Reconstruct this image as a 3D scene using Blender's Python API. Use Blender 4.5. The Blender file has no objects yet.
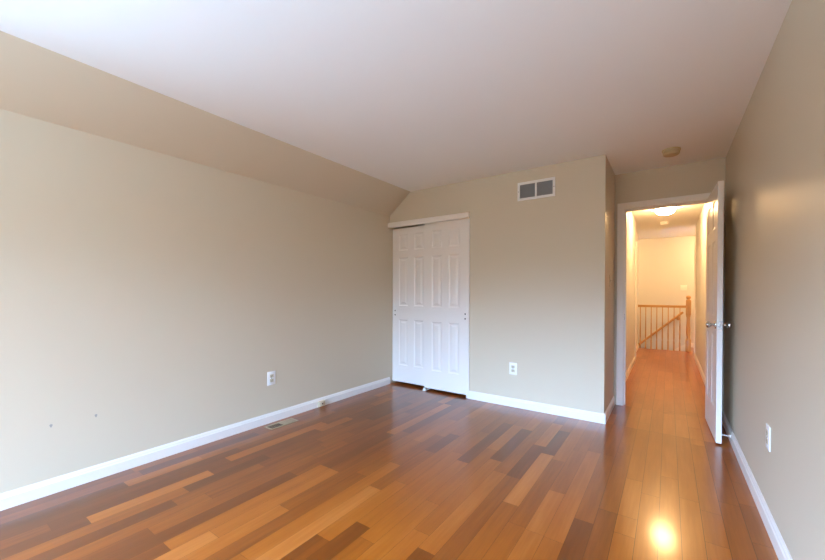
import bpy, bmesh, math, random
from mathutils import Vector, Matrix

# ------------------------------------------------------------------ camera, sky, exposure
sc = bpy.context.scene
C = sc.collection
PITCH, ROLL, YAW, CAM_H, FPX, SY = -0.0079, 0.0023, 0.6115, 1.1873, 364.9, 15.35
fw = Vector((-math.sin(YAW) * math.cos(PITCH), math.cos(YAW) * math.cos(PITCH), math.sin(PITCH)))
rt = Vector((math.cos(YAW), math.sin(YAW), 0))
up = rt.cross(fw)
r2 = rt * math.cos(ROLL) + up * math.sin(ROLL)
u2 = -rt * math.sin(ROLL) + up * math.cos(ROLL)
cd = bpy.data.cameras.new('camera')
cam = bpy.data.objects.new('camera', cd)
C.objects.link(cam)
M = Matrix((r2, u2, -fw)).transposed().to_4x4()
M.translation = Vector((0, 0, CAM_H))
cam.matrix_world = M
cd.sensor_fit = 'HORIZONTAL'
cd.sensor_width = 36
cd.lens = FPX / 825 * 36
cd.shift_y = SY / 825
cd.clip_start = 0.02
sc.camera = cam

SKY, DIM_BAND, GROUND_GLOW = 76.0, 3.0, 52.0
SKY_C, DIM_BAND_C, GROUND_GLOW_C = (0.56, 0.87, 1.40), (0.9, 0.9, 0.7), (0.52, 0.94, 1.42)
HALL_LAMP = 205.0
EXPOSURE = 0.0
wd = bpy.data.worlds.new('daylight')
sc.world = wd
wd.use_nodes = True
nt = wd.node_tree
nt.nodes.clear()
tc = nt.nodes.new('ShaderNodeTexCoord')
sx = nt.nodes.new('ShaderNodeSeparateXYZ')
mr = nt.nodes.new('ShaderNodeMapRange')           # -1..1 elevation sine to 0..1
mr.inputs['From Min'].default_value = -1
mr.inputs['From Max'].default_value = 1
mx = nt.nodes.new('ShaderNodeValToRGB')           # glow below and dim horizon band added to shape the light; bright sky
def stop(z, c, k, el=None):
    el = el or mx.color_ramp.elements.new((z + 1) / 2)
    el.position = (z + 1) / 2
    el.color = (c[0] * k, c[1] * k, c[2] * k, 1)
stop(-0.38, GROUND_GLOW_C, GROUND_GLOW, mx.color_ramp.elements[0])
stop(0.15, SKY_C, SKY, mx.color_ramp.elements[1])
stop(-0.20, DIM_BAND_C, DIM_BAND)
stop(0.05, DIM_BAND_C, DIM_BAND)
bg = nt.nodes.new('ShaderNodeBackground')
wo = nt.nodes.new('ShaderNodeOutputWorld')
nt.links.new(tc.outputs['Generated'], sx.inputs[0])
nt.links.new(sx.outputs['Z'], mr.inputs['Value'])
nt.links.new(mr.outputs[0], mx.inputs['Fac'])
nt.links.new(mx.outputs['Color'], bg.inputs['Color'])
nt.links.new(bg.outputs[0], wo.inputs['Surface'])

NEAR = -3.20                                     # inner face of the window wall behind the camera
ADDED_WINDOWS = [(-2.05, -1.05, 0.50, 2.05), (-0.85, 0.15, 0.50, 2.05)]   # x0, x1, sill, head; unseen windows added to supply daylight
ADDED_DORMER = (-2.40, -0.95, 0.60, 1.95)               # y0, y1, sill, head of an unseen window added to light the right wall
ld = bpy.data.lights.new('sky_portal', 'AREA')
ld.shape = 'RECTANGLE'
ld.size, ld.size_y = ADDED_DORMER[1] - ADDED_DORMER[0], ADDED_DORMER[3] - ADDED_DORMER[2]
ld.cycles.is_portal = True
lo = bpy.data.objects.new('sky_portal', ld)
lo.location = (-2.965 - 0.10, (ADDED_DORMER[0] + ADDED_DORMER[1]) / 2, (ADDED_DORMER[2] + ADDED_DORMER[3]) / 2)
lo.rotation_euler = (math.radians(90), 0, math.radians(-90))
C.objects.link(lo)
for wx0, wx1, wz0, wz1 in ADDED_WINDOWS:               # sky portals, one in each window opening
    ld = bpy.data.lights.new('sky_portal', 'AREA')
    ld.shape = 'RECTANGLE'
    ld.size, ld.size_y = wx1 - wx0, wz1 - wz0
    ld.cycles.is_portal = True
    lo = bpy.data.objects.new('sky_portal', ld)
    lo.location = ((wx0 + wx1) / 2, NEAR - 0.10, (wz0 + wz1) / 2)
    lo.rotation_euler = (math.radians(90), 0, math.radians(0))
    C.objects.link(lo)

sc.view_settings.view_transform = 'Standard'
sc.view_settings.look = 'None'
sc.view_settings.exposure = EXPOSURE
sc.view_settings.gamma = 1
sc.view_settings.use_curve_mapping = False
cy = sc.cycles
cy.use_denoising = True
cy.max_bounces = 14
cy.diffuse_bounces = 10
cy.glossy_bounces = 6
cy.sample_clamp_indirect = 4
cy.use_adaptive_sampling = False
cy.caustics_reflective = False

# ------------------------------------------------------------------ materials
def new_mat(name):
    m = bpy.data.materials.new(name)
    m.use_nodes = True
    return m, m.node_tree, m.node_tree.nodes['Principled BSDF']

def paint(name, col, rough=0.5, bump=0.0, scale=220.0, spec=0.5, metal=0.0, var=0.0):
    m, t, b = new_mat(name)
    b.inputs['Base Color'].default_value = (*col, 1)
    b.inputs['Roughness'].default_value = rough
    b.inputs['Metallic'].default_value = metal
    b.inputs['Specular IOR Level'].default_value = spec
    co = t.nodes.new('ShaderNodeTexCoord')
    nz = t.nodes.new('ShaderNodeTexNoise')
    nz.inputs['Scale'].default_value = scale
    nz.inputs['Detail'].default_value = 3
    t.links.new(co.outputs['Object'], nz.inputs['Vector'])
    if bump:
        bp = t.nodes.new('ShaderNodeBump')
        bp.inputs['Strength'].default_value = bump
        bp.inputs['Distance'].default_value = 0.001
        t.links.new(nz.outputs['Fac'], bp.inputs['Height'])
        t.links.new(bp.outputs['Normal'], b.inputs['Normal'])
    if var:
        r = t.nodes.new('ShaderNodeMapRange')
        r.inputs['From Min'].default_value, r.inputs['From Max'].default_value = 0.3, 0.7
        r.inputs['To Min'].default_value, r.inputs['To Max'].default_value = max(0.02, rough - var), rough + var
        t.links.new(nz.outputs['Fac'], r.inputs['Value'])
        t.links.new(r.outputs[0], b.inputs['Roughness'])
    return m

WALL = paint('beige_wall_paint', (0.61, 0.528, 0.398), 0.52, 0.15, 260, 0.35)
HALLW = paint('cream_hall_paint', (0.66, 0.655, 0.63), 0.5, 0.15, 260, 0.35)
CEIL = paint('ceiling_paint', (0.86, 0.875, 0.865), 0.8, 0.2, 180, 0.2)
TRIM = paint('white_trim_paint', (0.82, 0.785, 0.735), 0.32, 0.0, 60, 0.5)
DOORW = paint('white_door_paint', (0.82, 0.785, 0.735), 0.36, 0.05, 90, 0.5)
PLASTIC = paint('white_plastic', (0.86, 0.86, 0.84), 0.35)
IVORY = paint('ivory_plastic', (0.62, 0.52, 0.36), 0.4)
AGED = paint('aged_cream_plastic', (0.62, 0.55, 0.40), 0.45)
BEIGE_METAL = paint('tan_register_metal', (0.36, 0.26, 0.16), 0.5)
DARK = paint('dark_recess', (0.03, 0.028, 0.025), 0.7)  # near-black colour standing in for shade inside holes and the duct
GREYM = paint('grey_louver_metal', (0.30, 0.30, 0.295), 0.5)
CHROME = paint('satin_nickel', (0.62, 0.60, 0.58), 0.25, metal=1.0, scale=80, var=0.05)
SCREW = paint('dull_screw_metal', (0.055, 0.04, 0.028), 0.6)
TANPL = paint('yellowed_detector_plastic', (0.52, 0.39, 0.20), 0.45)
RUBBER = paint('white_rubber', (0.78, 0.77, 0.75), 0.7)
SCUFF = paint('grey_scuff', (0.33, 0.31, 0.28), 0.8)
ALUM = paint('aluminium_frame', (0.8, 0.8, 0.8), 0.4)

def wood_mat(name, dark, light, rough=0.32, axis='Z'):
    m, t, b = new_mat(name)
    co = t.nodes.new('ShaderNodeTexCoord')
    mp = t.nodes.new('ShaderNodeMapping')
    s = {'X': (3, 40, 40), 'Y': (40, 3, 40), 'Z': (40, 40, 3)}[axis]
    mp.inputs['Scale'].default_value = s
    nz = t.nodes.new('ShaderNodeTexNoise')
    nz.inputs['Scale'].default_value = 1.0
    nz.inputs['Detail'].default_value = 5
    cr = t.nodes.new('ShaderNodeValToRGB')
    cr.color_ramp.elements[0].position, cr.color_ramp.elements[1].position = 0.3, 0.7
    cr.color_ramp.elements[0].color, cr.color_ramp.elements[1].color = (*dark, 1), (*light, 1)
    t.links.new(co.outputs['Object'], mp.inputs['Vector'])
    t.links.new(mp.outputs[0], nz.inputs['Vector'])
    t.links.new(nz.outputs['Fac'], cr.inputs['Fac'])
    t.links.new(cr.outputs[0], b.inputs['Base Color'])
    b.inputs['Roughness'].default_value = rough
    return m

OAK = wood_mat('honey_oak', (0.40, 0.21, 0.06), (0.52, 0.29, 0.095))
OAKX = wood_mat('honey_oak_rail', (0.40, 0.21, 0.06), (0.52, 0.29, 0.095), axis='X')

def floor_mat():
    m, t, b = new_mat('hardwood_planks')
    at = t.nodes.new('ShaderNodeAttribute')
    at.attribute_name = 'tone'
    ao = t.nodes.new('ShaderNodeAttribute')
    ao.attribute_name = 'grain_offset'
    co = t.nodes.new('ShaderNodeTexCoord')
    ad = t.nodes.new('ShaderNodeVectorMath')
    ad.operation = 'ADD'
    t.links.new(co.outputs['Object'], ad.inputs[0])
    t.links.new(ao.outputs['Vector'], ad.inputs[1])
    mp = t.nodes.new('ShaderNodeMapping')
    mp.inputs['Scale'].default_value = (55, 2.6, 1)
    t.links.new(ad.outputs[0], mp.inputs['Vector'])
    nz = t.nodes.new('ShaderNodeTexNoise')
    nz.inputs['Scale'].default_value = 1.0
    nz.inputs['Detail'].default_value = 6
    nz.inputs['Roughness'].default_value = 0.62
    t.links.new(mp.outputs[0], nz.inputs['Vector'])
    mp2 = t.nodes.new('ShaderNodeMapping')
    mp2.inputs['Scale'].default_value = (12, 1.4, 1)
    t.links.new(ad.outputs[0], mp2.inputs['Vector'])
    nz2 = t.nodes.new('ShaderNodeTexNoise')
    nz2.inputs['Scale'].default_value = 1.0
    nz2.inputs['Detail'].default_value = 3
    t.links.new(mp2.outputs[0], nz2.inputs['Vector'])
    # tone + grain
    m1 = t.nodes.new('ShaderNodeMath'); m1.operation = 'MULTIPLY_ADD'
    m1.inputs[1].default_value = 0.30; m1.inputs[2].default_value = -0.15
    t.links.new(nz.outputs['Fac'], m1.inputs[0])
    m2 = t.nodes.new('ShaderNodeMath'); m2.operation = 'MULTIPLY_ADD'
    m2.inputs[1].default_value = 0.34; m2.inputs[2].default_value = -0.17
    t.links.new(nz2.outputs['Fac'], m2.inputs[0])
    a1 = t.nodes.new('ShaderNodeMath'); a1.operation = 'ADD'
    t.links.new(at.outputs['Fac'], a1.inputs[0]); t.links.new(m1.outputs[0], a1.inputs[1])
    a2 = t.nodes.new('ShaderNodeMath'); a2.operation = 'ADD'
    t.links.new(a1.outputs[0], a2.inputs[0]); t.links.new(m2.outputs[0], a2.inputs[1])
    cr = t.nodes.new('ShaderNodeValToRGB')
    e = cr.color_ramp.elements
    e[0].position, e[0].color = 0.0, (0.080, 0.019, 0.002, 1)
    e[1].position, e[1].color = 1.0, (0.540, 0.180, 0.038, 1)
    x = e.new(0.35); x.color = (0.180, 0.040, 0.003, 1)
    x = e.new(0.65); x.color = (0.345, 0.088, 0.006, 1)
    t.links.new(a2.outputs[0], cr.inputs['Fac'])
    t.links.new(cr.outputs[0], b.inputs['Base Color'])
    nr = t.nodes.new('ShaderNodeTexNoise')
    nr.inputs['Scale'].default_value = 9
    nr.inputs['Detail'].default_value = 4
    t.links.new(co.outputs['Object'], nr.inputs['Vector'])
    rr = t.nodes.new('ShaderNodeMapRange')
    rr.inputs['From Min'].default_value, rr.inputs['From Max'].default_value = 0.3, 0.7
    rr.inputs['To Min'].default_value, rr.inputs['To Max'].default_value = 0.276, 0.30
    t.links.new(nr.outputs['Fac'], rr.inputs['Value'])
    t.links.new(rr.outputs[0], b.inputs['Roughness'])
    bp = t.nodes.new('ShaderNodeBump')
    bp.inputs['Strength'].default_value = 0.06
    bp.inputs['Distance'].default_value = 0.002
    t.links.new(nz2.outputs['Fac'], bp.inputs['Height'])
    t.links.new(bp.outputs['Normal'], b.inputs['Normal'])
    b.inputs['Specular IOR Level'].default_value = 0.36
    b.inputs['Coat Weight'].default_value = 0.5
    b.inputs['Coat Roughness'].default_value = 0.13
    b.inputs['Coat IOR'].default_value = 1.5
    return m

FLOORM = floor_mat()
SEAM = paint('floor_seam', (0.05, 0.018, 0.007), 0.6)

def lamp_mat():
    m, t, b = new_mat('lit_frosted_glass')
    b.inputs['Base Color'].default_value = (0.9, 0.85, 0.75, 1)
    b.inputs['Emission Color'].default_value = (1.0, 0.60, 0.26, 1)
    b.inputs['Emission Strength'].default_value = HALL_LAMP
    return m

LAMP = lamp_mat()

def pane_mat():
    m = bpy.data.materials.new('window_glass')
    m.use_nodes = True
    t = m.node_tree
    t.nodes.clear()
    tr = t.nodes.new('ShaderNodeBsdfTransparent')
    gl = t.nodes.new('ShaderNodeBsdfGlossy')
    gl.inputs['Roughness'].default_value = 0.02
    ms = t.nodes.new('ShaderNodeMixShader')
    ms.inputs[0].default_value = 0.05
    o = t.nodes.new('ShaderNodeOutputMaterial')
    t.links.new(tr.outputs[0], ms.inputs[1]); t.links.new(gl.outputs[0], ms.inputs[2])
    t.links.new(ms.outputs[0], o.inputs[0])
    return m

PANE = pane_mat()

# ------------------------------------------------------------------ mesh helpers
def bm_new():
    return bmesh.new()

def box(bm, x0, y0, z0, x1, y1, z1, bev=0.0, seg=2):
    x0, x1 = min(x0, x1), max(x0, x1); y0, y1 = min(y0, y1), max(y0, y1); z0, z1 = min(z0, z1), max(z0, z1)
    vs = [bm.verts.new(p) for p in ((x0, y0, z0), (x1, y0, z0), (x1, y1, z0), (x0, y1, z0),
                                    (x0, y0, z1), (x1, y0, z1), (x1, y1, z1), (x0, y1, z1))]
    fs = [bm.faces.new([vs[i] for i in f]) for f in
          ((0, 3, 2, 1), (4, 5, 6, 7), (0, 1, 5, 4), (1, 2, 6, 5), (2, 3, 7, 6), (3, 0, 4, 7))]
    if bev:
        es = list({e for f in fs for e in f.edges})
        bmesh.ops.bevel(bm, geom=es, offset=bev, segments=seg, affect='EDGES', profile=0.5)
    return bm

def prism(bm, prof, a, b, frame):
    """Sweep a closed 2-D profile between two points; frame = (u axis, v axis)."""
    u, v = Vector(frame[0]), Vector(frame[1])
    ra = [bm.verts.new(Vector(a) + u * p[0] + v * p[1]) for p in prof]
    rb = [bm.verts.new(Vector(b) + u * p[0] + v * p[1]) for p in prof]
    n = len(prof)
    for i in range(n):
        j = (i + 1) % n
        bm.faces.new((ra[i], ra[j], rb[j], rb[i]))
    bm.faces.new(list(reversed(ra)))
    bm.faces.new(rb)
    return bm

def lathe(bm, prof, origin, axis='Z', seg=32):
    """prof: (radius, height) pairs along the axis from the origin."""
    o = Vector(origin)
    ax = {'Z': (Vector((1, 0, 0)), Vector((0, 1, 0)), Vector((0, 0, 1))),
          'X': (Vector((0, 1, 0)), Vector((0, 0, 1)), Vector((1, 0, 0))),
          'Y': (Vector((0, 0, 1)), Vector((1, 0, 0)), Vector((0, 1, 0)))}[axis]
    rings = []
    for r, h in prof:
        if r < 1e-6:
            rings.append([bm.verts.new(o + ax[2] * h)])
        else:
            rings.append([bm.verts.new(o + ax[2] * h + (ax[0] * math.cos(2 * math.pi * k / seg) + ax[1] * math.sin(2 * math.pi * k / seg)) * r) for k in range(seg)])
    for A, B in zip(rings, rings[1:]):
        for k in range(seg):
            j = (k + 1) % seg
            if len(A) == 1 and len(B) == 1:
                continue
            if len(A) == 1:
                bm.faces.new((A[0], B[k], B[j]))
            elif len(B) == 1:
                bm.faces.new((A[k], A[j], B[0]))
            else:
                bm.faces.new((A[k], A[j], B[j], B[k]))
    if len(rings[0]) > 1:
        bm.faces.new(list(reversed(rings[0])))
    if len(rings[-1]) > 1:
        bm.faces.new(rings[-1])
    return bm

def tube(bm, pts, r, seg=12):
    pts = [Vector(p) for p in pts]
    rings = []
    for i, p in enumerate(pts):
        d = (pts[min(i + 1, len(pts) - 1)] - pts[max(i - 1, 0)]).normalized()
        a = d.cross(Vector((0, 0, 1)))
        if a.length < 1e-3:
            a = d.cross(Vector((0, 1, 0)))
        a.normalize()
        b = d.cross(a)
        rings.append([bm.verts.new(p + (a * math.cos(2 * math.pi * k / seg) + b * math.sin(2 * math.pi * k / seg)) * r) for k in range(seg)])
    for A, B in zip(rings, rings[1:]):
        for k in range(seg):
            j = (k + 1) % seg
            bm.faces.new((A[k], A[j], B[j], B[k]))
    bm.faces.new(list(reversed(rings[0])))
    bm.faces.new(rings[-1])
    return bm

def obj(name, bm, mat, parent=None, smooth=False, origin=None):
    bmesh.ops.recalc_face_normals(bm, faces=bm.faces[:])
    me = bpy.data.meshes.new(name)
    if origin is not None:
        bmesh.ops.translate(bm, verts=bm.verts[:], vec=-Vector(origin))
    bm.to_mesh(me)
    bm.free()
    me.materials.append(mat)
    o = bpy.data.objects.new(name, me)
    C.objects.link(o)
    if origin is not None:
        o.location = origin
    if parent is not None:
        o.parent = parent
    if smooth:
        for p in me.polygons:
            p.use_smooth = True
        try:
            me.set_sharp_from_angle(angle=math.radians(35))
        except Exception:
            pass
    return o

def tag(o, label=None, cat=None, group=None, kind=None):
    if label: o['label'] = label
    if cat: o['category'] = cat
    if group: o['group'] = group
    if kind: o['kind'] = kind
    return o

def thing(name, loc, label, cat, group=None, kind=None, rz=0.0):
    o = bpy.data.objects.new(name, None)
    o.empty_display_size = 0.05
    o.location = loc
    o.rotation_euler = (0, 0, rz)
    C.objects.link(o)
    return tag(o, label, cat, group, kind)

def struct(name, bm, mat, label=None, cat=None, smooth=False):
    return tag(obj(name, bm, mat, smooth=smooth), label, cat, kind='structure')

# ------------------------------------------------------------------ dimensions
H = 2.44
XL, XR = -2.965, 0.425          # room side walls
YB = 3.711                      # closet wall
XE = -0.4725                    # corner where the closet wall ends
YD = 4.42                       # wall with the bedroom doorway
ZK, XS = 2.175, -2.634          # knee wall top, slope top
WT = 0.12
HL, HR = -0.473, 0.405          # hall walls
YF = 10.04                      # far stair wall
YR = 9.27                       # railing line
NW = NEAR - 0.14

# ------------------------------------------------------------------ floor: planks as faces of one mesh
random.seed(11)
PW = 0.0915
fixed = {   # row: [(y0, y1, tone)]
    31: [(0.58, 1.20, 0.78), (1.20, 2.1, 0.34), (-0.3, 0.58, 0.25)],
    32: [(1.36, 2.25, 0.72), (0.45, 1.36, 0.30), (2.25, 2.9, 0.42)],
    33: [(0.2, 1.5, 0.28), (1.5, 2.3, 0.40)],
    35: [(0.93, 1.75, 0.22), (0.1, 0.93, 0.46)],
    30: [(0.20, 1.009, 0.55), (1.009, 1.55, 0.22), (1.55, 2.3, 0.40)],
    28: [(0.35, 1.052, 0.55), (1.052, 1.9, 0.45)],
    27: [(0.2, 0.73, 0.36), (0.73, 1.75, 0.52)],
    26: [(0.2, 1.5, 0.28), (1.5, 2.3, 0.42)],
    25: [(0.73, 1.69, 0.66), (0.0, 0.73, 0.36), (1.69, 2.4, 0.34)],
    24: [(0.9, 1.69, 0.60), (1.69, 2.5, 0.36)],
    23: [(0.4, 1.236, 0.66), (1.236, 2.1, 0.40)],
    22: [(0.7, 1.75, 0.36), (1.75, 2.4, 0.46)],
    21: [(0.9, 2.0, 0.60), (2.0, 2.6, 0.36)],
    20: [(0.85, 1.68, 0.97), (1.68, 2.3, 0.42)],
    19: [(0.75, 1.19, 0.30), (1.19, 1.82, 0.60), (1.82, 2.6, 0.52)],
    18: [(1.05, 1.376, 0.22), (1.376, 2.4, 0.55)],
    17: [(2.295, 3.2, 0.26), (1.3, 2.295, 0.56)],
    16: [(0.9, 1.75, 0.58), (1.75, 2.6, 0.55), (2.6, 3.2, 0.62)],
    15: [(2.45, 3.15, 0.24), (1.5, 2.45, 0.58)],
    14: [(1.4, 2.3, 0.62), (2.3, 3.0, 0.46)],
    13: [(2.29, 2.88, 0.26), (2.88, 3.45, 0.70), (1.3, 2.29, 0.40)],
    12: [(1.99, 2.76, 0.84), (2.76, 3.3, 0.24), (1.0, 1.99, 0.50)],
    11: [(1.83, 2.7, 0.46), (2.7, 3.6, 0.60), (1.1, 1.83, 0.52)],
    10: [(1.2, 1.82, 0.62), (1.82, 2.27, 0.66), (2.27, 2.95, 0.48)],
    9: [(1.0, 1.816, 0.56), (1.816, 3.0, 0.62), (3.0, 3.7, 0.40)],
    8: [(1.45, 2.06, 0.20), (2.06, 3.0, 0.44), (0.7, 1.45, 0.52)],
    7: [(1.3, 2.23, 0.36), (2.23, 3.1, 0.48)],
    6: [(2.23, 2.70, 0.66), (2.055, 2.23, 0.66), (1.2, 2.055, 0.60), (2.70, 3.9, 0.56)],
    5: [(2.55, 4.0, 0.58), (1.4, 2.55, 0.56)],
    4: [(2.86, 4.2, 0.62), (1.5, 2.86, 0.60)],
    3: [(1.4, 2.62, 0.62), (2.62, 4.1, 0.58)],
    2: [(2.536, 3.6, 0.58), (2.226, 2.536, 0.54), (1.2, 2.226, 0.60)],
    1: [(1.2, 2.7, 0.46), (2.7, 4.0, 0.44)],
}

def planks_for(row, y0, y1, hall):
    out = []
    fx = sorted(fixed.get(row, []))
    y = y0 - random.random() * 0.8
    while y < y1:
        nxt = next((p for p in fx if p[0] >= y - 1e-4), None)
        if nxt and abs(nxt[0] - y) < 1e-3:
            out.append(nxt); y = nxt[1]; continue
        ln = random.choice((0.35, 0.5, 0.62, 0.8, 1.0, 1.2)) + random.uniform(-.06, .06)
        e = y + ln
        if nxt and e > nxt[0] - 0.2:
            e = nxt[0]
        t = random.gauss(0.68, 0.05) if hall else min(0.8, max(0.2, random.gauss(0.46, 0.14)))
        out.append((y, e, t)); y = e
    return out

def build_floor():
    bm = bm_new()
    lt = bm.faces.layers.float.new('tone')
    lo = bm.faces.layers.float_vector.new('grain_offset')
    def region(x0, x1, y0, y1, rowlo, rowhi, hall_from):
        for k in range(rowlo, rowhi):
            a, b = XR - (k + 1) * PW, XR - k * PW
            a2, b2 = max(a, x0), min(b, x1)
            if b2 - a2 < 0.002:
                continue
            g = 0.0011 if k < 8 else 0.0006
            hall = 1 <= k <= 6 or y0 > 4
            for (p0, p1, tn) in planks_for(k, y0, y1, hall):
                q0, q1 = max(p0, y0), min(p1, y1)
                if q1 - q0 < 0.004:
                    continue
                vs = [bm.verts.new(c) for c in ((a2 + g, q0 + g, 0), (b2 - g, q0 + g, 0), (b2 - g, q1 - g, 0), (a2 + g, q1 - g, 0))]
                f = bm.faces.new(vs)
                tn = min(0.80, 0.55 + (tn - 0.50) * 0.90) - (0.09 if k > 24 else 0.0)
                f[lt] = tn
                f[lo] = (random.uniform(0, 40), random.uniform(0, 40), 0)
    rn = lambda x: int(math.floor((XR - x) / PW + 1e-6))
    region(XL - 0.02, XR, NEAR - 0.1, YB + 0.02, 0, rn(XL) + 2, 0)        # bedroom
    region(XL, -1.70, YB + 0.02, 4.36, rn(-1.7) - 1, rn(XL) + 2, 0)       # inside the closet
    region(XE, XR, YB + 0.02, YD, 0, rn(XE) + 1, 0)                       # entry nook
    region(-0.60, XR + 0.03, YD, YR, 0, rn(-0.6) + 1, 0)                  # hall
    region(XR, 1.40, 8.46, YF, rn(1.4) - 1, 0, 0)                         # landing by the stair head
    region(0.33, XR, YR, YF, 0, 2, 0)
    # sub-floor under the planks with the stair opening left free
    tone = lambda f: f.__setitem__(lt, -0.3)
    n0 = len(bm.faces)
    def slab(x0, y0, x1, y1):
        box(bm, x0, y0, -0.12, x1, y1, -0.0010)
    slab(XL - WT, NW, XR + WT, YR)
    slab(0.33, YR, 1.5, YF)
    slab(XR + WT, 8.4, 1.5, YR)
    bm.faces.ensure_lookup_table()
    for f in bm.faces[n0:]:
        f[lt] = -0.3
    return bm

bmf = build_floor()
mef = bpy.data.meshes.new('floor')
bmf.to_mesh(mef); bmf.free()
mef.materials.append(FLOORM)
fo = bpy.data.objects.new('floor', mef); C.objects.link(fo)
tag(fo, 'reddish brown glossy hardwood plank floor of the bedroom and hall', 'floor', kind='structure')

# ------------------------------------------------------------------ walls and ceiling
b = bm_new(); box(b, -3.35, NW, H, 1.6, YF + WT, H + 0.12)
struct('ceiling', b, CEIL, 'flat white ceiling running from the bedroom out over the hall', 'ceiling')

b = bm_new()
box(b, XL - WT, NW, -0.12, XL, ADDED_DORMER[0], ZK)
box(b, XL - WT, ADDED_DORMER[1], -0.12, XL, YB + 0.75, ZK)
box(b, XL - WT, ADDED_DORMER[0], -0.12, XL, ADDED_DORMER[1], ADDED_DORMER[2])
box(b, XL - WT, ADDED_DORMER[0], ADDED_DORMER[3], XL, ADDED_DORMER[1], ZK)
struct('wall_left', b, WALL, 'beige knee wall under the sloped ceiling band', 'wall')
b = bm_new()
prism(b, [(XL, ZK), (XS, H), (XL - WT, H), (XL - WT, ZK)], (0, NW, 0), (0, YB + 0.75, 0), ((1, 0, 0), (0, 0, 1)))
struct('wall_slope', b, WALL, 'sloped beige band between the knee wall and the flat ceiling', 'wall')

CX0, CX1, CZ = XL, -1.845, 2.045         # closet opening
b = bm_new()
box(b, CX1, YB, -0.12, XE, YB + WT, H)
box(b, XL, YB, CZ, CX1, YB + WT, H)
struct('wall_back', b, WALL, 'beige wall with the closet opening and the return air vent', 'wall')
b = bm_new()
box(b, XL, 4.36, -0.12, XE - WT, 4.36 + WT, H)
box(b, -1.70, YB + WT, -0.12, -1.60, 4.36, H)
struct('wall_closet', b, HALLW, 'plain walls inside the closet behind the sliding doors', 'wall')
b = bm_new(); box(b, XE - WT, YB + WT, -0.12, XE, YD, H)
struct('wall_nook', b, WALL, 'narrow beige wall with a light switch beside the bedroom doorway', 'wall')

DX0, DX1, DZ = -0.380, 0.335, 2.062      # doorway opening
b = bm_new()
box(b, XE - WT, YD, -0.12, DX0 - 0.02, YD + WT, H)
box(b, DX1 + 0.02, YD, -0.12, XR, YD + WT, H)
box(b, DX0 - 0.02, YD, DZ + 0.02, DX1 + 0.02, YD + WT, H)
struct('wall_doorway', b, WALL, 'beige wall over and around the bedroom doorway', 'wall')

b = bm_new(); box(b, XR, NW, -0.12, XR + WT, YD + WT, H)
struct('wall_right', b, WALL, 'long beige wall beside the open bedroom door', 'wall')

b = bm_new()
xs = [XL - WT] + [v for w in ADDED_WINDOWS for v in (w[0], w[1])] + [XR]
for i in range(0, len(xs), 2):
    box(b, xs[i], NW, -0.12, xs[i + 1], NEAR, H)
for w in ADDED_WINDOWS:
    box(b, w[0], NW, -0.12, w[1], NEAR, w[2])
    box(b, w[0], NW, w[3], w[1], NEAR, H)
struct('wall_front', b, WALL, 'beige wall with two windows facing the closet', 'wall')

HLE = 7.50
b = bm_new()
box(b, HL - WT, YD + WT, -0.12, HL, HLE, H)
struct('wall_hall_left', b, HALLW, 'cream hall wall on the latch side of the doorway', 'wall')
XJ = -0.535
b = bm_new()
box(b, XJ - WT, HLE + 0.10, -0.12, XJ, YR + 0.03, H)
box(b, XJ - WT, HLE, -0.12, HL - 0.001, HLE + 0.10, H)
struct('wall_landing_left', b, HALLW, 'cream wall where the balcony rail ends at the stair', 'wall')
HRE = 8.46
b = bm_new()
box(b, HR, YD + WT, -0.12, HR + WT, HRE, H)
struct('wall_hall_right', b, HALLW, 'cream hall wall on the hinge side of the doorway', 'wall')
b = bm_new()
box(b, -3.2, YF, -2.7, 1.6, YF + WT, H)
struct('wall_far', b, HALLW, 'cream wall at the end of the hall above the stairwell', 'wall')
b = bm_new()
box(b, 1.40, HRE - 0.3, -0.12, 1.52, YF, H)
box(b, HR + WT, HRE - 0.3, -0.12, 1.40, HRE - 0.18, H)
struct('wall_landing_right', b, HALLW, 'cream wall beyond the stair landing', 'wall')
b = bm_new()
box(b, -3.2, YR - 0.02, -2.7, XJ, YR + 0.03 , -0.12)
box(b, XJ, YR - 0.02, -2.7, 0.33, YR , -0.12)
box(b, -3.2, YR - 0.02, -0.12, XJ - WT, YR + 0.03, H)
box(b, -3.3, YR - 0.02, -2.7, -3.2, YF + WT, H)
box(b, -3.3, YR - 0.02, -2.8, 1.5, YF + WT, -2.7)
box(b, 0.35, YR, -2.7, 0.45, YF, -0.12)
struct('wall_stairwell', b, HALLW, 'cream wall enclosing the stairwell below the rail', 'wall')

# stairs going down along the far wall
b = bm_new()
for i in range(11):
    x1 = 0.33 - 0.26 * i
    box(b, x1 - 0.28, YR, -0.19 * (i + 1) - 0.03, x1, YF, -0.19 * (i + 1))
struct('stairs', b, OAKX, 'honey oak stair treads going down behind the balcony rail', 'stairs')

# ------------------------------------------------------------------ baseboards, casings
BBH, BBT = 0.088, 0.015
PROF = [(0, 0), (BBT, 0), (BBT, 0.062), (BBT * .72, 0.068), (BBT * .66, 0.076), (BBT * .35, 0.084), (BBT * .25, BBH), (0, BBH)]
def baseboard(name, runs, label, mat=TRIM, h=1.0):
    b = bm_new()
    for a, c, n in runs:
        prism(b, [(p[0], p[1] * h) for p in PROF], (*a, 0), (*c, 0), ((*n, 0), (0, 0, 1)))
    return struct(name, b, mat, label, 'baseboard')
baseboard('baseboard_left', [((XL, NEAR), (XL, YB - 0.0), (1, 0))], 'white baseboard along the foot of the knee wall')
baseboard('baseboard_back', [((-1.822, YB), (XE + BBT, YB), (0, -1))], 'white baseboard right of the closet under the vent wall')
baseboard('baseboard_nook', [((XE, YB - BBT), (XE, YD - 0.0), (1, 0))], 'short white baseboard beside the doorway casing')
baseboard('baseboard_right', [((XR, NEAR), (XR, YD), (-1, 0))], 'white baseboard along the wall behind the open door', h=1.08)
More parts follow.
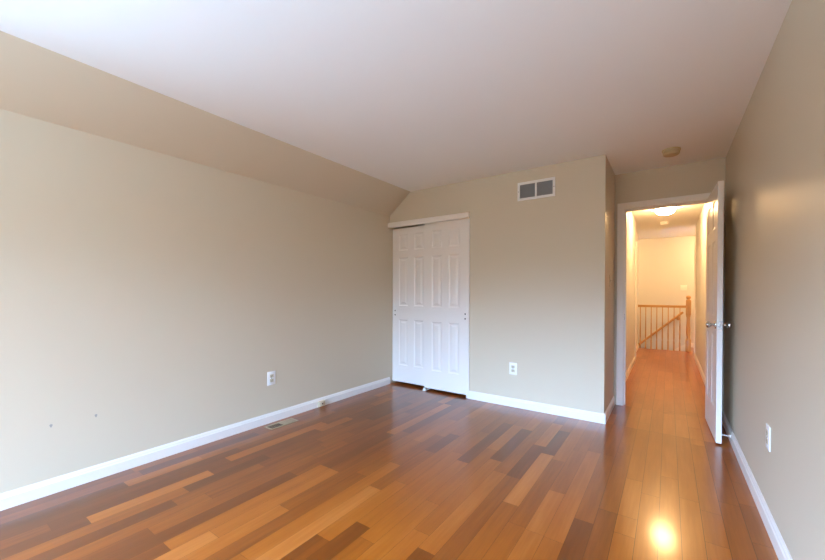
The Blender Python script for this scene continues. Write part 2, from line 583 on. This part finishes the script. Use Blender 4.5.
baseboard('baseboard_front', [((XL, NEAR), (XR, NEAR), (0, 1))], 'white baseboard below the windows')
baseboard('baseboard_hall_left', [((HL, YD + WT), (HL, HLE - 0.07), (1, 0)), ((XJ, HLE + 0.1), (XJ, YR + 0.02), (1, 0))], 'white hall baseboard on the latch side')
baseboard('baseboard_hall_right', [((HR, YD + WT), (HR, HRE - 0.07), (-1, 0))], 'white hall baseboard on the hinge side', h=1.1)
baseboard('baseboard_landing', [((0.40, YF), (1.40, YF), (0, -1))], 'white baseboard on the stair landing', h=1.1)
b = bm_new()   # skirt following the stair on the far wall
prism(b, [(0.40, 0.10), (0.40, -0.06), (-2.4, -2.11), (-2.4, -1.92), (0.33, 0.08)], (0, YF - 0.018, 0), (0, YF, 0), ((1, 0, 0), (0, 0, 1)))
struct('trim_stair_skirt', b, TRIM, 'white sloping skirt board beside the stair treads', 'trim')

CW = 0.066
b = bm_new()   # casing round the doorway, room side
CT = 0.018
def casing(b, x0, x1, ytop, zt, s):
    y0, y1 = (ytop - CT, ytop) if s < 0 else (ytop, ytop + CT)
    box(b, x0 - CW, y0, 0, x0 - 0.004, y1, zt + 0.004, 0.004)
    box(b, x1 + 0.004, y0, 0, min(x1 + CW, XR - 0.001), y1, zt + 0.004, 0.004)
    box(b, x0 - CW, y0, zt + 0.004, min(x1 + CW, XR - 0.001), y1, zt + CW, 0.004)
    yb = ytop - CT - 0.006 if s < 0 else ytop + CT + 0.006      # raised back band
    box(b, x0 - CW, min(yb, ytop), 0, x0 - CW + 0.014, max(yb, ytop), zt + CW, 0.003)
    box(b, x0 - CW, min(yb, ytop), zt + CW - 0.014, min(x1 + CW, XR - 0.001), max(yb, ytop), zt + CW, 0.003)
casing(b, DX0, DX1, YD, DZ, -1)
struct('trim_1', b, TRIM, 'white casing round the bedroom doorway', 'trim')
b = bm_new()   # jambs with stop
box(b, DX0 - 0.02, YD, 0, DX0, YD + WT, DZ)
box(b, DX1, YD, 0, DX1 + 0.02, YD + WT, DZ)
box(b, DX0 - 0.02, YD, DZ, DX1 + 0.02, YD + WT, DZ + 0.02)
box(b, DX0, YD + 0.045, 0, DX0 + 0.012, YD + 0.08, DZ)
box(b, DX1 - 0.012, YD + 0.045, 0, DX1, YD + 0.08, DZ)
box(b, DX0, YD + 0.045, DZ - 0.012, DX1, YD + 0.08, DZ)
fr = struct('trim_2', b, TRIM, 'white jamb lining the bedroom doorway', 'trim')
b = bm_new(); box(b, DX0 - 0.0005, YD + 0.006, 0.90, DX0 + 0.002, YD + 0.036, 0.965, 0.001)
tag(obj('strike_plate', b, CHROME, fr), 'nickel strike plate')
b = bm_new()
box(b, HL - 0.02, HLE - 0.07, 0, HL + 0.016, HLE, 2.08, 0.003)
box(b, HL - WT, HLE, 0, HL + 0.016, HLE + 0.012, 2.08, 0.003)
struct('trim_3', b, TRIM, 'white casing at the end of the hall wall on the latch side', 'trim')
b = bm_new()
box(b, HR - 0.016, HRE - 0.07, 0, HR + 0.02, HRE, 2.08, 0.003)
box(b, HR - 0.016, HRE, 0, HR + WT, HRE + 0.012, 2.08, 0.003)
struct('trim_4', b, TRIM, 'white casing at the end of the hall wall on the hinge side', 'trim')

# closet header board and side strip
b = bm_new()
box(b, XL + 0.002, YB - 0.045, 2.018, -1.818, YB - 0.0, 2.080, 0.003)
struct('trim_5', b, TRIM, 'white header board across the top of the closet opening', 'trim')
b = bm_new()
box(b, -1.855, YB - 0.014, 0, -1.820, YB - 0.0, 2.018, 0.003)
box(b, -1.855, YB, 0, CX1 - 0.0005, YB + WT, 2.03)
struct('trim_6', b, TRIM, 'white strip down the latch side of the closet opening', 'trim')
# ------------------------------------------------------------------ six-panel doors
def frame_leaf(w, h, th, rows, cols, depth=0.007):
    """Door slab with recessed panel fields on both faces. Local: x 0..w, y -th..0, z 0..h."""
    b = bm_new()
    xs = sorted({0, w} | {v for c in cols for v in c})
    zs = sorted({0, h} | {v for r in rows for v in r})
    def is_panel(x0, x1, z0, z1):
        return any(c[0] <= x0 + 1e-6 and x1 <= c[1] + 1e-6 for c in cols) and any(r[0] <= z0 + 1e-6 and z1 <= r[1] + 1e-6 for r in rows)
    bev = 0.014
    for side in (0, 1):
        yf = 0.0 if side else -th
        yr = yf - depth if side else yf + depth
        for i in range(len(xs) - 1):
            for j in range(len(zs) - 1):
                x0, x1, z0, z1 = xs[i], xs[i + 1], zs[j], zs[j + 1]
                q = [(x0, z0), (x1, z0), (x1, z1), (x0, z1)]
                if not is_panel(x0, x1, z0, z1):
                    b.faces.new([b.verts.new((x, yf, z)) for x, z in q])
                else:
                    r = [(x0 + bev, z0 + bev), (x1 - bev, z0 + bev), (x1 - bev, z1 - bev), (x0 + bev, z1 - bev)]
                    o = [b.verts.new((x, yf, z)) for x, z in q]
                    n = [b.verts.new((x, yr, z)) for x, z in r]
                    for k in range(4):
                        b.faces.new((o[k], o[(k + 1) % 4], n[(k + 1) % 4], n[k]))
                    b.faces.new(n)
    for (x0, z0, x1, z1) in ((0, 0, w, 0), (w, 0, w, h), (w, h, 0, h), (0, h, 0, 0)):
        b.faces.new([b.verts.new(p) for p in ((x0, -th, z0), (x1, -th, z1), (x1, 0, z1), (x0, 0, z0))])
    bmesh.ops.remove_doubles(b, verts=b.verts[:], dist=1e-5)
    return b

def raised_panel(c, r, th, depth=0.007):
    """The raised field of one panel, seen on both faces of the door."""
    b = bm_new()
    g, s = 0.026, 0.022
    for side in (0, 1):
        yb = -depth if side else -th + depth
        yt = yb + 0.005 if side else yb - 0.005
        o = [b.verts.new((x, yb, z)) for x, z in ((c[0] + g, r[0] + g), (c[1] - g, r[0] + g), (c[1] - g, r[1] - g), (c[0] + g, r[1] - g))]
        n = [b.verts.new((x, yt, z)) for x, z in ((c[0] + g + s, r[0] + g + s), (c[1] - g - s, r[0] + g + s), (c[1] - g - s, r[1] - g - s), (c[0] + g + s, r[1] - g - s))]
        for k in range(4):
            b.faces.new((o[k], o[(k + 1) % 4], n[(k + 1) % 4], n[k]))
        b.faces.new(n)
    return b

def six_panel_door(name, loc, rz, w, h, th, rows, label, cat):
    st, mid = 0.105 * w / 0.6, 0.095 * w / 0.6
    cw = (w - 2 * st - mid) / 2
    cols = [(st, st + cw), (st + cw + mid, w - st)]
    d = thing(name, loc, label, cat, kind='structure', rz=rz)
    obj('door_leaf', frame_leaf(w, h, th, rows, cols), DOORW, d)
    for r in rows:
        for c in cols:
            obj('raised_panel', raised_panel(c, r, th), DOORW, d)
    return d

ROWS = [(0.215, 0.805), (0.98, 1.60), (1.69, 1.90)]
# closet: the nearer leaf (front track) closes the vent side, the rear leaf the knee wall side
d1 = six_panel_door('door_1', (-2.430, YB + 0.044, 0.030), 0, 0.574, 2.006, 0.032, ROWS,
                    'white six-panel sliding closet door on the vent side, overlapping its twin', 'closet door')
d2 = six_panel_door('door_2', (-2.958, YB + 0.086, 0.034), 0, 0.587, 1.977, 0.032, ROWS,
                    'white six-panel sliding closet door next to the knee wall, behind its twin', 'closet door')
def pull_screws(d, x, z):
    for dz in (-0.027, 0.027):
        b = bm_new()
        lathe(b, [(0.0, -0.0035), (0.008, -0.0025), (0.009, 0.0), (0.009, 0.002)], (x, -0.032, z + dz), 'Y', 16)
        tag(obj('pull_screw', b, SCREW, d, True), 'dark pull screw')
pull_screws(d1, 0.574 - 0.026, 0.887)
pull_screws(d2, 0.043, 0.890)

# floor guide between the two leaves
g = thing('floor_guide', (-2.415, YB + 0.05, 0), 'small white floor guide between the two sliding closet doors', 'door guide')
b = bm_new(); box(b, -0.022, -0.075, 0.0, 0.022, 0.045, 0.005, 0.001); obj('base_plate', b, PLASTIC, g)
b = bm_new(); box(b, -0.014, -0.066, 0.005, 0.014, -0.054, 0.030, 0.002); obj('guide_fin', b, PLASTIC, g)

# bedroom door, swung open along the right-hand wall
LW, LH, LT = 0.690, 2.046, 0.035
DROWS = [(0.25, 0.84), (0.99, 1.60), (1.70, 1.93)]
d3 = six_panel_door('door_3', (0.290, 4.392, 0.014), math.radians(-88.2), LW, LH, LT, DROWS,
                    'white six-panel bedroom door standing open against the beige wall', 'door')
# local x runs from the hinge to the latch edge; local +y faces +x here, so the hall-side face is y = -LT
# (rotation -90: local x -> -y world, local y -> +x world)
d3.location.x += LT
KZ = 0.922
def knob_profile():
    return [(0.0, 0.062), (0.012, 0.0615), (0.022, 0.057), (0.026, 0.048), (0.024, 0.039), (0.016, 0.031), (0.010, 0.026), (0.0095, 0.012), (0.020, 0.009), (0.031, 0.006), (0.033, 0.0)]
b = bm_new(); lathe(b, knob_profile(), (LW - 0.060, 0.0, KZ), 'Y', 28); kn = obj('door_knob', b, CHROME, d3, True)
tag(kn, 'nickel knob facing the wall')
b = bm_new(); lathe(b, [(r, -h) for r, h in knob_profile()], (LW - 0.060, -LT, KZ), 'Y', 28); kn = obj('door_knob', b, CHROME, d3, True)
tag(kn, 'nickel knob facing the hall')
b = bm_new(); box(b, LW - 0.0005, -LT + 0.005, KZ - 0.029, LW + 0.0018, -0.005, KZ + 0.029, 0.001); lp = obj('latch_plate', b, CHROME, d3)
b = bm_new(); box(b, LW + 0.0018, -LT + 0.011, KZ - 0.009, LW + 0.011, -0.011, KZ + 0.009, 0.003); lb = obj('latch_bolt', b, CHROME, lp)
for z in (0.22, 1.03, 1.83):
    b = bm_new()
    lathe(b, [(0.0, -0.046), (0.006, -0.045), (0.006, 0.045), (0.0, 0.046)], (-0.006, 0.006, z), 'Z', 14)
    box(b, -0.004, -0.030, z - 0.044, -0.0005, 0.002, z + 0.044)
    tag(obj('hinge', b, CHROME, d3, True), 'nickel hinge')

# spring door stop on the baseboard
ds = thing('door_stop', (XR - BBT, 3.80, 0.056), 'thin white spring door stop reaching from baseboard to open door', 'door stop')
b = bm_new(); lathe(b, [(0.013, 0.0), (0.013, -0.004), (0.006, -0.009), (0.0, -0.0095)], (0, 0, 0), 'X', 18); obj('base_cup', b, TRIM, ds, True)
b = bm_new()
lathe(b, [(0.0, -0.003)] + [((0.0050 if i % 2 else 0.0038), -0.003 - i * 0.0022) for i in range(1, 19)] + [(0.0, -0.044)], (0, 0, 0), 'X', 12)
obj('spring', b, RUBBER, ds, True)
b = bm_new(); lathe(b, [(0.0, -0.043), (0.0065, -0.0435), (0.0075, -0.049), (0.006, -0.056), (0.0, -0.058)], (0, 0, 0), 'X', 16); obj('rubber_tip', b, RUBBER, ds, True)

# ------------------------------------------------------------------ return air vent
v = thing('return_air_vent', (-1.093, YB, 2.222), 'white framed return air vent with two grey louvered panels on the closet wall', 'vent')
b = bm_new()
W2, H2 = 0.186, 0.094
box(b, -W2, -0.010, H2 - 0.026, W2, 0, H2, 0.003)
box(b, -W2, -0.010, -H2, W2, 0, -H2 + 0.026, 0.003)
box(b, -W2, -0.010, -H2 + 0.024, -W2 + 0.024, 0, H2 - 0.024, 0.003)
box(b, W2 - 0.024, -0.010, -H2 + 0.024, W2, 0, H2 - 0.024, 0.003)
box(b, -0.009, -0.010, -H2 + 0.024, 0.009, 0, H2 - 0.024, 0.002)
obj('vent_frame', b, PLASTIC, v)
for x0, x1 in ((-W2 + 0.022, -0.007), (0.007, W2 - 0.022)):
    b = bm_new()
    box(b, x0, -0.0012, -H2 + 0.02, x1, -0.0002, H2 - 0.02)
    z = -H2 + 0.030
    while z < H2 - 0.026:
        prism(b, [(-0.0015, z), (-0.0075, z - 0.0045), (-0.0078, z - 0.0037), (-0.0015, z + 0.0010)], (x0, 0, 0), (x1, 0, 0), ((0, 1, 0), (0, 0, 1)))
        z += 0.0085
    tag(obj('louver_panel', b, GREYM, v), 'dark grey louvered panel')
for x in (-W2 + 0.012, W2 - 0.012):
    b = bm_new(); lathe(b, [(0.0, -0.0125), (0.003, -0.012), (0.004, -0.0098)], (x, 0, 0), 'Y', 12); obj('screw', b, SCREW, v, True)

# ------------------------------------------------------------------ outlets, plates, switch
def outlet(loc, rz, label, group=None):
    o = thing('wall_outlet', loc, label, 'outlet', rz=rz)
    o.scale = (1.14, 1, 1.07)
    b = bm_new(); box(b, -0.0365, -0.006, -0.058, 0.0365, 0, 0.058, 0.003); obj('cover_plate', b, PLASTIC, o, True)
    for dz in (-0.0195, 0.0195):
        b = bm_new(); box(b, -0.0165, -0.0078, dz - 0.0135, 0.0165, -0.0055, dz + 0.0135, 0.0012)
        f = obj('receptacle', b, AGED if 'closet' not in label else AGED, o)
        b = bm_new()
        box(b, -0.0075, -0.0082, dz - 0.002, -0.0055, -0.0077, dz + 0.007)
        box(b, 0.0055, -0.0082, dz - 0.002, 0.0075, -0.0077, dz + 0.006)
        lathe(b, [(0.0024, -0.0082), (0.0024, -0.0077)], (0, 0, dz - 0.008), 'Y', 10)
        obj('slots', b, DARK, f)
    b = bm_new(); lathe(b, [(0.0, -0.0078), (0.003, -0.0074), (0.0035, -0.0058)], (0, 0, 0), 'Y', 12); obj('screw', b, SCREW, o, True)
    return o
outlet((-1.318, YB, 0.396), 0, 'white duplex outlet on the closet wall below the vent')
outlet((XL, 1.985, 0.402), math.radians(90), 'white duplex outlet on the knee wall above the floor register')
outlet((XR, 2.565, 0.452), math.radians(-90), 'white outlet plate low on the wall beside the open door, seen nearly edge-on')

s = thing('light_switch', (XE, 4.045, 1.305), 'ivory light switch on the narrow wall beside the doorway casing', 'light switch', rz=math.radians(90))
b = bm_new(); box(b, -0.0365, -0.006, -0.058, 0.0365, 0, 0.058, 0.003); obj('cover_plate', b, IVORY, s, True)
b = bm_new(); prism(b, [(-0.006, -0.010), (-0.006, 0.010), (-0.018, 0.012), (-0.018, 0.005)], (-0.004, 0, 0), (0.004, 0, 0), ((0, 1, 0), (0, 0, 1))); obj('toggle', b, AGED, s)
s = thing('light_switch', (0.277, YF, 1.305), 'small white double switch plate on the far stair wall above the newel post', 'light switch')
b = bm_new(); box(b, -0.058, -0.006, -0.058, 0.058, 0, 0.058, 0.003); obj('cover_plate', b, PLASTIC, s, True)
for x in (-0.023, 0.023):
    b = bm_new(); prism(b, [(-0.006, -0.010), (-0.006, 0.010), (-0.018, 0.012), (-0.018, 0.005)], (x - 0.004, 0, 0), (x + 0.004, 0, 0), ((0, 1, 0), (0, 0, 1))); obj('toggle', b, PLASTIC, s)

# cable box on the left baseboard
j = thing('cable_jack', (XL + BBT, 2.55, 0.0), 'small beige cable jack box fixed to the knee wall baseboard', 'cable jack')
b = bm_new(); box(b, 0, -0.040, 0.006, 0.026, 0.040, 0.062, 0.004); obj('housing', b, IVORY, j, True)
b = bm_new(); lathe(b, [(0.007, 0.0), (0.007, 0.006), (0.004, 0.007), (0.004, 0.012), (0.0, 0.012)], (0.0255, 0.0, 0.034), 'X', 14); obj('socket', b, SCREW, j, True)

# floor register
rg = thing('floor_register', (-2.842, 2.008, 0.0), 'tan metal floor register set in the planks beside the knee wall', 'floor register')
b = bm_new()
RX, RY = 0.055, 0.142
box(b, -RX, -RY, 0, -RX + 0.016, RY, 0.005, 0.0015); box(b, RX - 0.016, -RY, 0, RX, RY, 0.005, 0.0015)
box(b, -RX + 0.015, -RY, 0, RX - 0.015, -RY + 0.018, 0.005, 0.0015); box(b, -RX + 0.015, RY - 0.018, 0, RX - 0.015, RY, 0.005, 0.0015)
box(b, -RX + 0.015, -0.006, 0, RX - 0.015, 0.006, 0.0045)
obj('register_frame', b, BEIGE_METAL, rg)
b = bm_new(); box(b, -RX + 0.012, -RY + 0.014, 0.0003, RX - 0.012, RY - 0.014, 0.0012); tag(obj('duct_opening', b, DARK, rg), 'dark duct opening')
for y0, y1 in ((-RY + 0.018, -0.006), (0.006, RY - 0.018)):
    b = bm_new()
    n = 12
    for i in range(n):
        y = y0 + (i + 0.5) * (y1 - y0) / n
        if y0 < 0:
            prism(b, [(y - 0.0030, 0.0040), (y + 0.0030, 0.0020), (y + 0.0030, 0.0026), (y - 0.0030, 0.0046)], (-RX + 0.014, 0, 0), (RX - 0.014, 0, 0), ((0, 1, 0), (0, 0, 1)))
        else:
            prism(b, [(y - 0.0036, 0.0015), (y - 0.0026, 0.0012), (y + 0.0038, 0.0042), (y + 0.0028, 0.0047)], (-RX + 0.014, 0, 0), (RX - 0.014, 0, 0), ((0, 1, 0), (0, 0, 1)))
    obj('louver_bank', b, BEIGE_METAL, rg)

# two little scuffs on the left wall
for (y, z, label) in ((0.532, 0.399, 'small grey scuff mark low on the knee wall, the farther one from the outlet'), (0.738, 0.402, 'small grey scuff mark low on the knee wall, the one nearer the outlet')):
    b = bm_new()
    pts = [(math.cos(a) * (0.006 + 0.002 * math.sin(3 * a)), math.sin(a) * 0.010) for a in [k * math.pi / 7 for k in range(14)]]
    prism(b, pts, (XL, y, z), (XL + 0.0008, y, z), ((0, 1, 0), (0, 0, 1)))
    tag(obj('wall_scuff', b, SCUFF), label, 'scuff mark')

# ------------------------------------------------------------------ ceiling things
def smoke_detector(x, y, r, label, mat):
    s = thing('smoke_detector', (x, y, H), label, 'smoke detector')
    b = bm_new(); lathe(b, [(r, 0.0), (r, -0.012), (r * .97, -0.016), (r * .8, -0.016)], (0, 0, 0), 'Z', 40); obj('mounting_base', b, mat, s, True)
    b = bm_new(); lathe(b, [(r * .90, -0.016), (r * .93, -0.024), (r * .90, -0.040), (r * .78, -0.048), (r * .30, -0.052), (0.0, -0.052)], (0, 0, 0), 'Z', 40); obj('cover', b, mat, s, True)
    b = bm_new(); lathe(b, [(r * .16, -0.0515), (r * .14, -0.055), (0.0, -0.056)], (r * .35, 0, 0), 'Z', 16); obj('test_button', b, mat, s, True)
    return s
smoke_detector(0.013, 3.915, 0.068, 'round yellowed smoke detector on the ceiling outside the doorway, bedroom side', TANPL)
smoke_detector(-0.068, 7.82, 0.065, 'small round white smoke detector on the hall ceiling past the lit dome light', PLASTIC)

cl = thing('ceiling_light', (-0.045, 6.49, H), 'lit frosted dome light on the hall ceiling', 'ceiling light')
b = bm_new(); lathe(b, [(0.135, 0.0), (0.135, -0.018), (0.128, -0.024), (0.05, -0.024)], (0, 0, 0), 'Z', 48); obj('canopy', b, PLASTIC, cl, True)
b = bm_new(); lathe(b, [(0.127, -0.022), (0.126, -0.035), (0.118, -0.060), (0.098, -0.084), (0.066, -0.101), (0.03, -0.109), (0.0, -0.111)], (0, 0, 0), 'Z', 48); obj('glass_dome', b, LAMP, cl, True)
b = bm_new(); lathe(b, [(0.0, -0.128), (0.006, -0.124), (0.009, -0.117), (0.006, -0.1105)], (0, 0, 0), 'Z', 16); obj('finial', b, CHROME, cl, True)

def added_dome_light(x, y, label):  # copies of the hall lamp, added out of sight for more light
    c = thing('ceiling_light', (x, y, H), label, 'ceiling light')
    for ch in list(cl.children):
        k = ch.copy(); C.objects.link(k); k.parent = c
    return c
added_dome_light(0.95, 9.25, 'lit frosted dome light over the stair landing, round the hall corner')
added_dome_light(-1.6, 9.65, 'lit frosted dome light over the lower flight of stairs')

# ------------------------------------------------------------------ balcony rail by the stairs
NX = 0.335
r = thing('stair_railing', (NX, YR, 0), 'honey oak balcony railing with turned newel post and slim balusters at the hall end', 'railing')
b = bm_new()
RP = [(-0.028, 0.0), (0.028, 0.0), (0.030, 0.012), (0.022, 0.022), (0.026, 0.038), (0.016, 0.050), (-0.016, 0.050), (-0.026, 0.038), (-0.022, 0.022), (-0.030, 0.012)]
prism(b, RP, (XJ - NX, 0, 0.885), (-0.03, 0, 0.885), ((0, 1, 0), (0, 0, 1)))
obj('handrail', b, OAKX, r)
b = bm_new()
box(b, -0.045, -0.045, 0, 0.045, 0.045, 0.24, 0.004)
lathe(b, [(0.040, 0.24), (0.043, 0.25), (0.034, 0.262), (0.030, 0.28), (0.037, 0.36), (0.036, 0.46), (0.029, 0.64), (0.030, 0.70), (0.040, 0.715), (0.036, 0.73), (0.042, 0.742)], (0, 0, 0), 'Z', 24)
box(b, -0.043, -0.043, 0.742, 0.043, 0.043, 1.03, 0.006)
lathe(b, [(0.040, 1.03), (0.046, 1.038), (0.040, 1.048), (0.024, 1.056), (0.020, 1.064), (0.034, 1.074), (0.041, 1.092), (0.041, 1.108), (0.032, 1.128), (0.014, 1.140), (0.0, 1.142)], (0, 0, 0), 'Z', 24)
obj('newel_post', b, OAK, r, True)
bal = None
for i in range(8):
    x = -0.432 + i * 0.0985 - NX - 0.06
    if bal is None:
        b = bm_new()
        box(b, -0.014, -0.014, 0, 0.014, 0.014, 0.17, 0.002)
        lathe(b, [(0.013, 0.17), (0.016, 0.178), (0.011, 0.188), (0.010, 0.20), (0.013, 0.27), (0.012, 0.36), (0.009, 0.62), (0.008, 0.80), (0.008, 0.887)], (0, 0, 0), 'Z', 14)
        bal = obj('baluster', b, OAK, r, True)
    else:
        c = bal.copy(); C.objects.link(c); c.parent = r
        bal_i = c
    (bal if i == 0 else bal_i).location = (x, 0, 0)

# sloping wall handrail behind
hy = YF - 0.07
h = thing('wall_handrail', (0.266, YF, 0.77), 'sloping honey oak handrail bracketed to the far stair wall', 'handrail')
b = bm_new()
dirx, dirz = -(0.266 + 0.571), -(0.773 + 0.023)
k = 1.75
tube(b, [(0, -0.07, 0), (dirx * k, -0.07, dirz * k)], 0.024, 14)
obj('rail', b, OAKX, h, True)
for t in (0.10, 1.2):
    px, pz = dirx * t, dirz * t
    b = bm_new()
    lathe(b, [(0.034, 0.0), (0.034, -0.008), (0.022, -0.014), (0.0, -0.014)], (px, 0, pz - 0.075), 'Y', 18)
    tube(b, [(px, -0.01, pz - 0.075), (px, -0.045, pz - 0.075), (px, -0.066, pz - 0.06), (px, -0.07, pz - 0.02)], 0.011, 10)
    obj('bracket', b, OAK, h, True)

# ------------------------------------------------------------------ windows added out of frame to bring in daylight
WSPEC = [((x0 + x1) / 2, NEAR, z0, (x1 - x0) / 2, z1 - z0, 0) for x0, x1, z0, z1 in ADDED_WINDOWS]
WSPEC.append((XL, (ADDED_DORMER[0] + ADDED_DORMER[1]) / 2, ADDED_DORMER[2], (ADDED_DORMER[1] - ADDED_DORMER[0]) / 2, ADDED_DORMER[3] - ADDED_DORMER[2], math.radians(-90)))
WLAB = ['white sash window facing the closet, nearer the knee wall', 'white sash window facing the closet, nearer the door side', 'white sash window in the knee wall']
for i, (wx, wy, z0, hw, hh, rz) in enumerate(WSPEC):
    w = thing(f'window_{i + 1}', (wx, wy, z0), WLAB[i], 'window', kind='structure', rz=rz)
    b = bm_new()
    for a in ((-hw, 0, -hw + 0.035, hh), (hw - 0.035, 0, hw, hh), (-hw + .03, 0, hw - .03, 0.035), (-hw + .03, hh - 0.035, hw - .03, hh), (-hw + .03, hh / 2 - 0.02, hw - .03, hh / 2 + 0.02)):
        box(b, a[0], -0.09, a[1], a[2], -0.05, a[3], 0.003)
    obj('window_frame', b, ALUM, w)
    b = bm_new(); box(b, -hw + 0.03, -0.072, 0.03, hw - 0.03, -0.068, hh - 0.03); obj('pane', b, PANE, w)
    b = bm_new(); box(b, -hw - 0.06, -0.05, -0.025, hw + 0.06, 0.05, 0.0, 0.004); obj('window_sill', b, TRIM, w)
